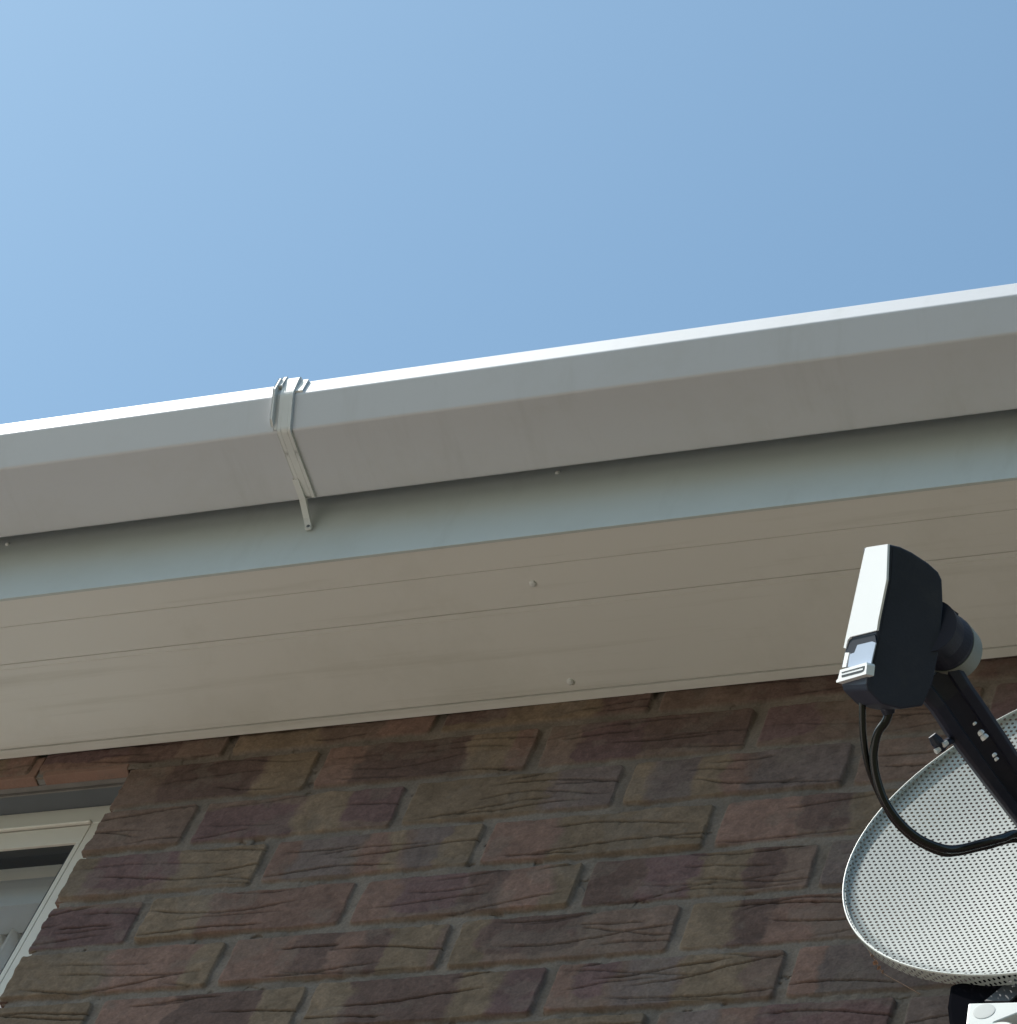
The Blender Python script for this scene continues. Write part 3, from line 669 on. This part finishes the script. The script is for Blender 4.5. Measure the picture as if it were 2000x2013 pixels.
# connectors and the two cables
for (x, y, x2, y2) in ((1690, 1346, 1698, 1366), (1744, 1385, 1748, 1404)):
    bm = bmesh.new(); tube(bm, [atd(x, y, 2.688), atd((x + x2) / 2, (y + y2) / 2, 2.688), atd(x2, y2, 2.688)], [0.0050, 0.0052, 0.0042], 20)
    obj('connector', bm, BLACKP, body)
def cable(px, r):
    bm = bmesh.new(); tube(bm, spline([atd(x, y, d) for x, y, d in px], 14), r, 20); return obj('cable', bm, CABLE, dish, smooth=True)
cable([(1697, 1362, 2.690), (1696, 1400, 2.690), (1698, 1450, 2.692), (1706, 1500, 2.696), (1722, 1545, 2.70), (1742, 1586, 2.704), (1762, 1617, 2.706), (1800, 1652, 2.706), (1850, 1676, 2.705), (1885, 1676, 2.708), (1940, 1664, 2.714), (2010, 1652, 2.74), (2090, 1700, 2.79), (2170, 1860, 2.86)], 0.0025)
cable([(1749, 1398, 2.690), (1742, 1418, 2.690), (1728, 1438, 2.690), (1721, 1460, 2.690), (1718, 1490, 2.690), (1724, 1530, 2.690), (1740, 1575, 2.690), (1768, 1615, 2.690), (1806, 1648, 2.692), (1850, 1667, 2.694), (1885, 1669, 2.70), (1935, 1657, 2.705), (1970, 1648, 2.712), (2010, 1642, 2.73), (2095, 1690, 2.78), (2180, 1850, 2.85)], 0.0031)

# mount behind and below the dish
YB = -0.085
def at_y(x, y, Y): return at(x, y, 1, Y)
bm = bmesh.new(); q = [(1868, 1935), (1862, 1975), (1868, 2030), (1900, 2040), (2260, 2030), (2330, 1930), (2200, 1900), (1960, 1915)]
F1 = [at_y(x, y, -0.125) for x, y in q]; hull_loft(bm, F1, [p + Vector((0, 0.05, 0.0)) for p in F1]); mount = obj('mount', bm, mat('matt_black_plastic', (0.006, 0.006, 0.008), 0.9, 0.2, 40, spec=0.0), dish, bevel=0.003)
bm = bmesh.new(); q = [(1904, 1972), (2060, 1968), (2045, 1975), (1956, 2010), (1948, 2040), (1896, 2040)]
F1 = [at_y(x, y, -0.150) for x, y in q]; hull_loft(bm, F1, [p + Vector((0, 0.020, 0.0)) for p in F1]); obj('clamp_plate', bm, BRACKET, dish, bevel=0.0015)
bm = bmesh.new(); q = [(1936, 1968), (1992, 1922), (2040, 1922), (1985, 1968)]
F1 = [at_y(x, y, -0.1275) for x, y in q]; hull_loft(bm, F1, [p + Vector((0, 0.002, 0.0)) for p in F1]); obj('mount_strap', bm, mat('black_strap', (0.035, 0.035, 0.04), 0.5, 0.2, 40), dish)
bm = bmesh.new(); dome(bm, at_y(1935, 1988, -0.1502), (0, -1, 0), 0.0085, 0.0002, 32); obj('clamp_boss', bm, mat('worn_zinc', (0.55, 0.57, 0.56), 0.6, 0.15, 60), dish)
bm = bmesh.new(); cB = at_y(1925, 2075, -0.18); tube(bm, [cB, cB + Vector((0.02, 0.05, 0.0))], 0.034, 48); obj('clamp_knob', bm, BLACKP, dish, bevel=0.001)
bm = bmesh.new(); pc = cD + Vector((0.02, 0.085, -0.28)); tube(bm, [pc + Vector((0, 0, -0.12)), pc + Vector((0, 0, 0.30))], 0.019, 32); obj('pole', bm, BRACKET, dish)
bm = bmesh.new()
for z in (-0.08, 0.10): box(bm, pc.x - 0.02, pc.x + 0.02, pc.y + 0.012, 0.002, pc.z + z, pc.z + z + 0.04)
box(bm, pc.x - 0.06, pc.x + 0.06, -0.0035, 0.003, pc.z - 0.10, pc.z + 0.16); obj('wall_bracket', bm, BRACKET, dish, bevel=0.002)

# dry leaf crumbs and a thread caught on the rim
bm = bmesh.new(); rt = random.Random(4)
for (x, y) in ((1716, 1880), (1722, 1892), (1729, 1903), (1735, 1911)):
    p = atd(x, y, 2.955)
    for k in range(3):
        d = Vector((rt.uniform(-1, 1), rt.uniform(-1, 1), rt.uniform(-1, 1))).normalized() * rt.uniform(0.001, 0.0028); e = d.orthogonal() * 0.5
        hull_loft(bm, [p + d, p + e, p - d, p - e], [p + d + e * .4, p + e * 1.4 + d * .3, p - d + e * .5, p - e * .6 + d * .2])
tube(bm, spline([atd(1708, 1868, 2.955), atd(1722, 1890, 2.955), atd(1737, 1913, 2.955), atd(1775, 1935, 2.955), atd(1810, 1955, 2.955)], 6), 0.00035, 6)
lf = obj('dry_leaf', bm, TWIG, None); lf['label'] = 'shrivelled brown leaf crumbs caught on a thread at the lower left rim of the dish'; lf['category'] = 'leaf'
bm = bmesh.new()
for (x, y) in ((1908, 1957), (1914, 1953), (1920, 1949)):
    p = atd(x, y, 2.93)
    for k in range(3):
        d = Vector((rt.uniform(-1, 1), rt.uniform(-1, 1), rt.uniform(-1, 1))).normalized() * rt.uniform(0.001, 0.003); e = d.orthogonal() * 0.5
        hull_loft(bm, [p + d, p + e, p - d, p - e], [p + d + e * .4, p + e * 1.4 + d * .3, p - d + e * .5, p - e * .6 + d * .2])
lf = obj('dry_leaf', bm, TWIG, None); lf['label'] = 'brown leaf scrap on the black mount just under the bottom rim of the dish'; lf['category'] = 'leaf'
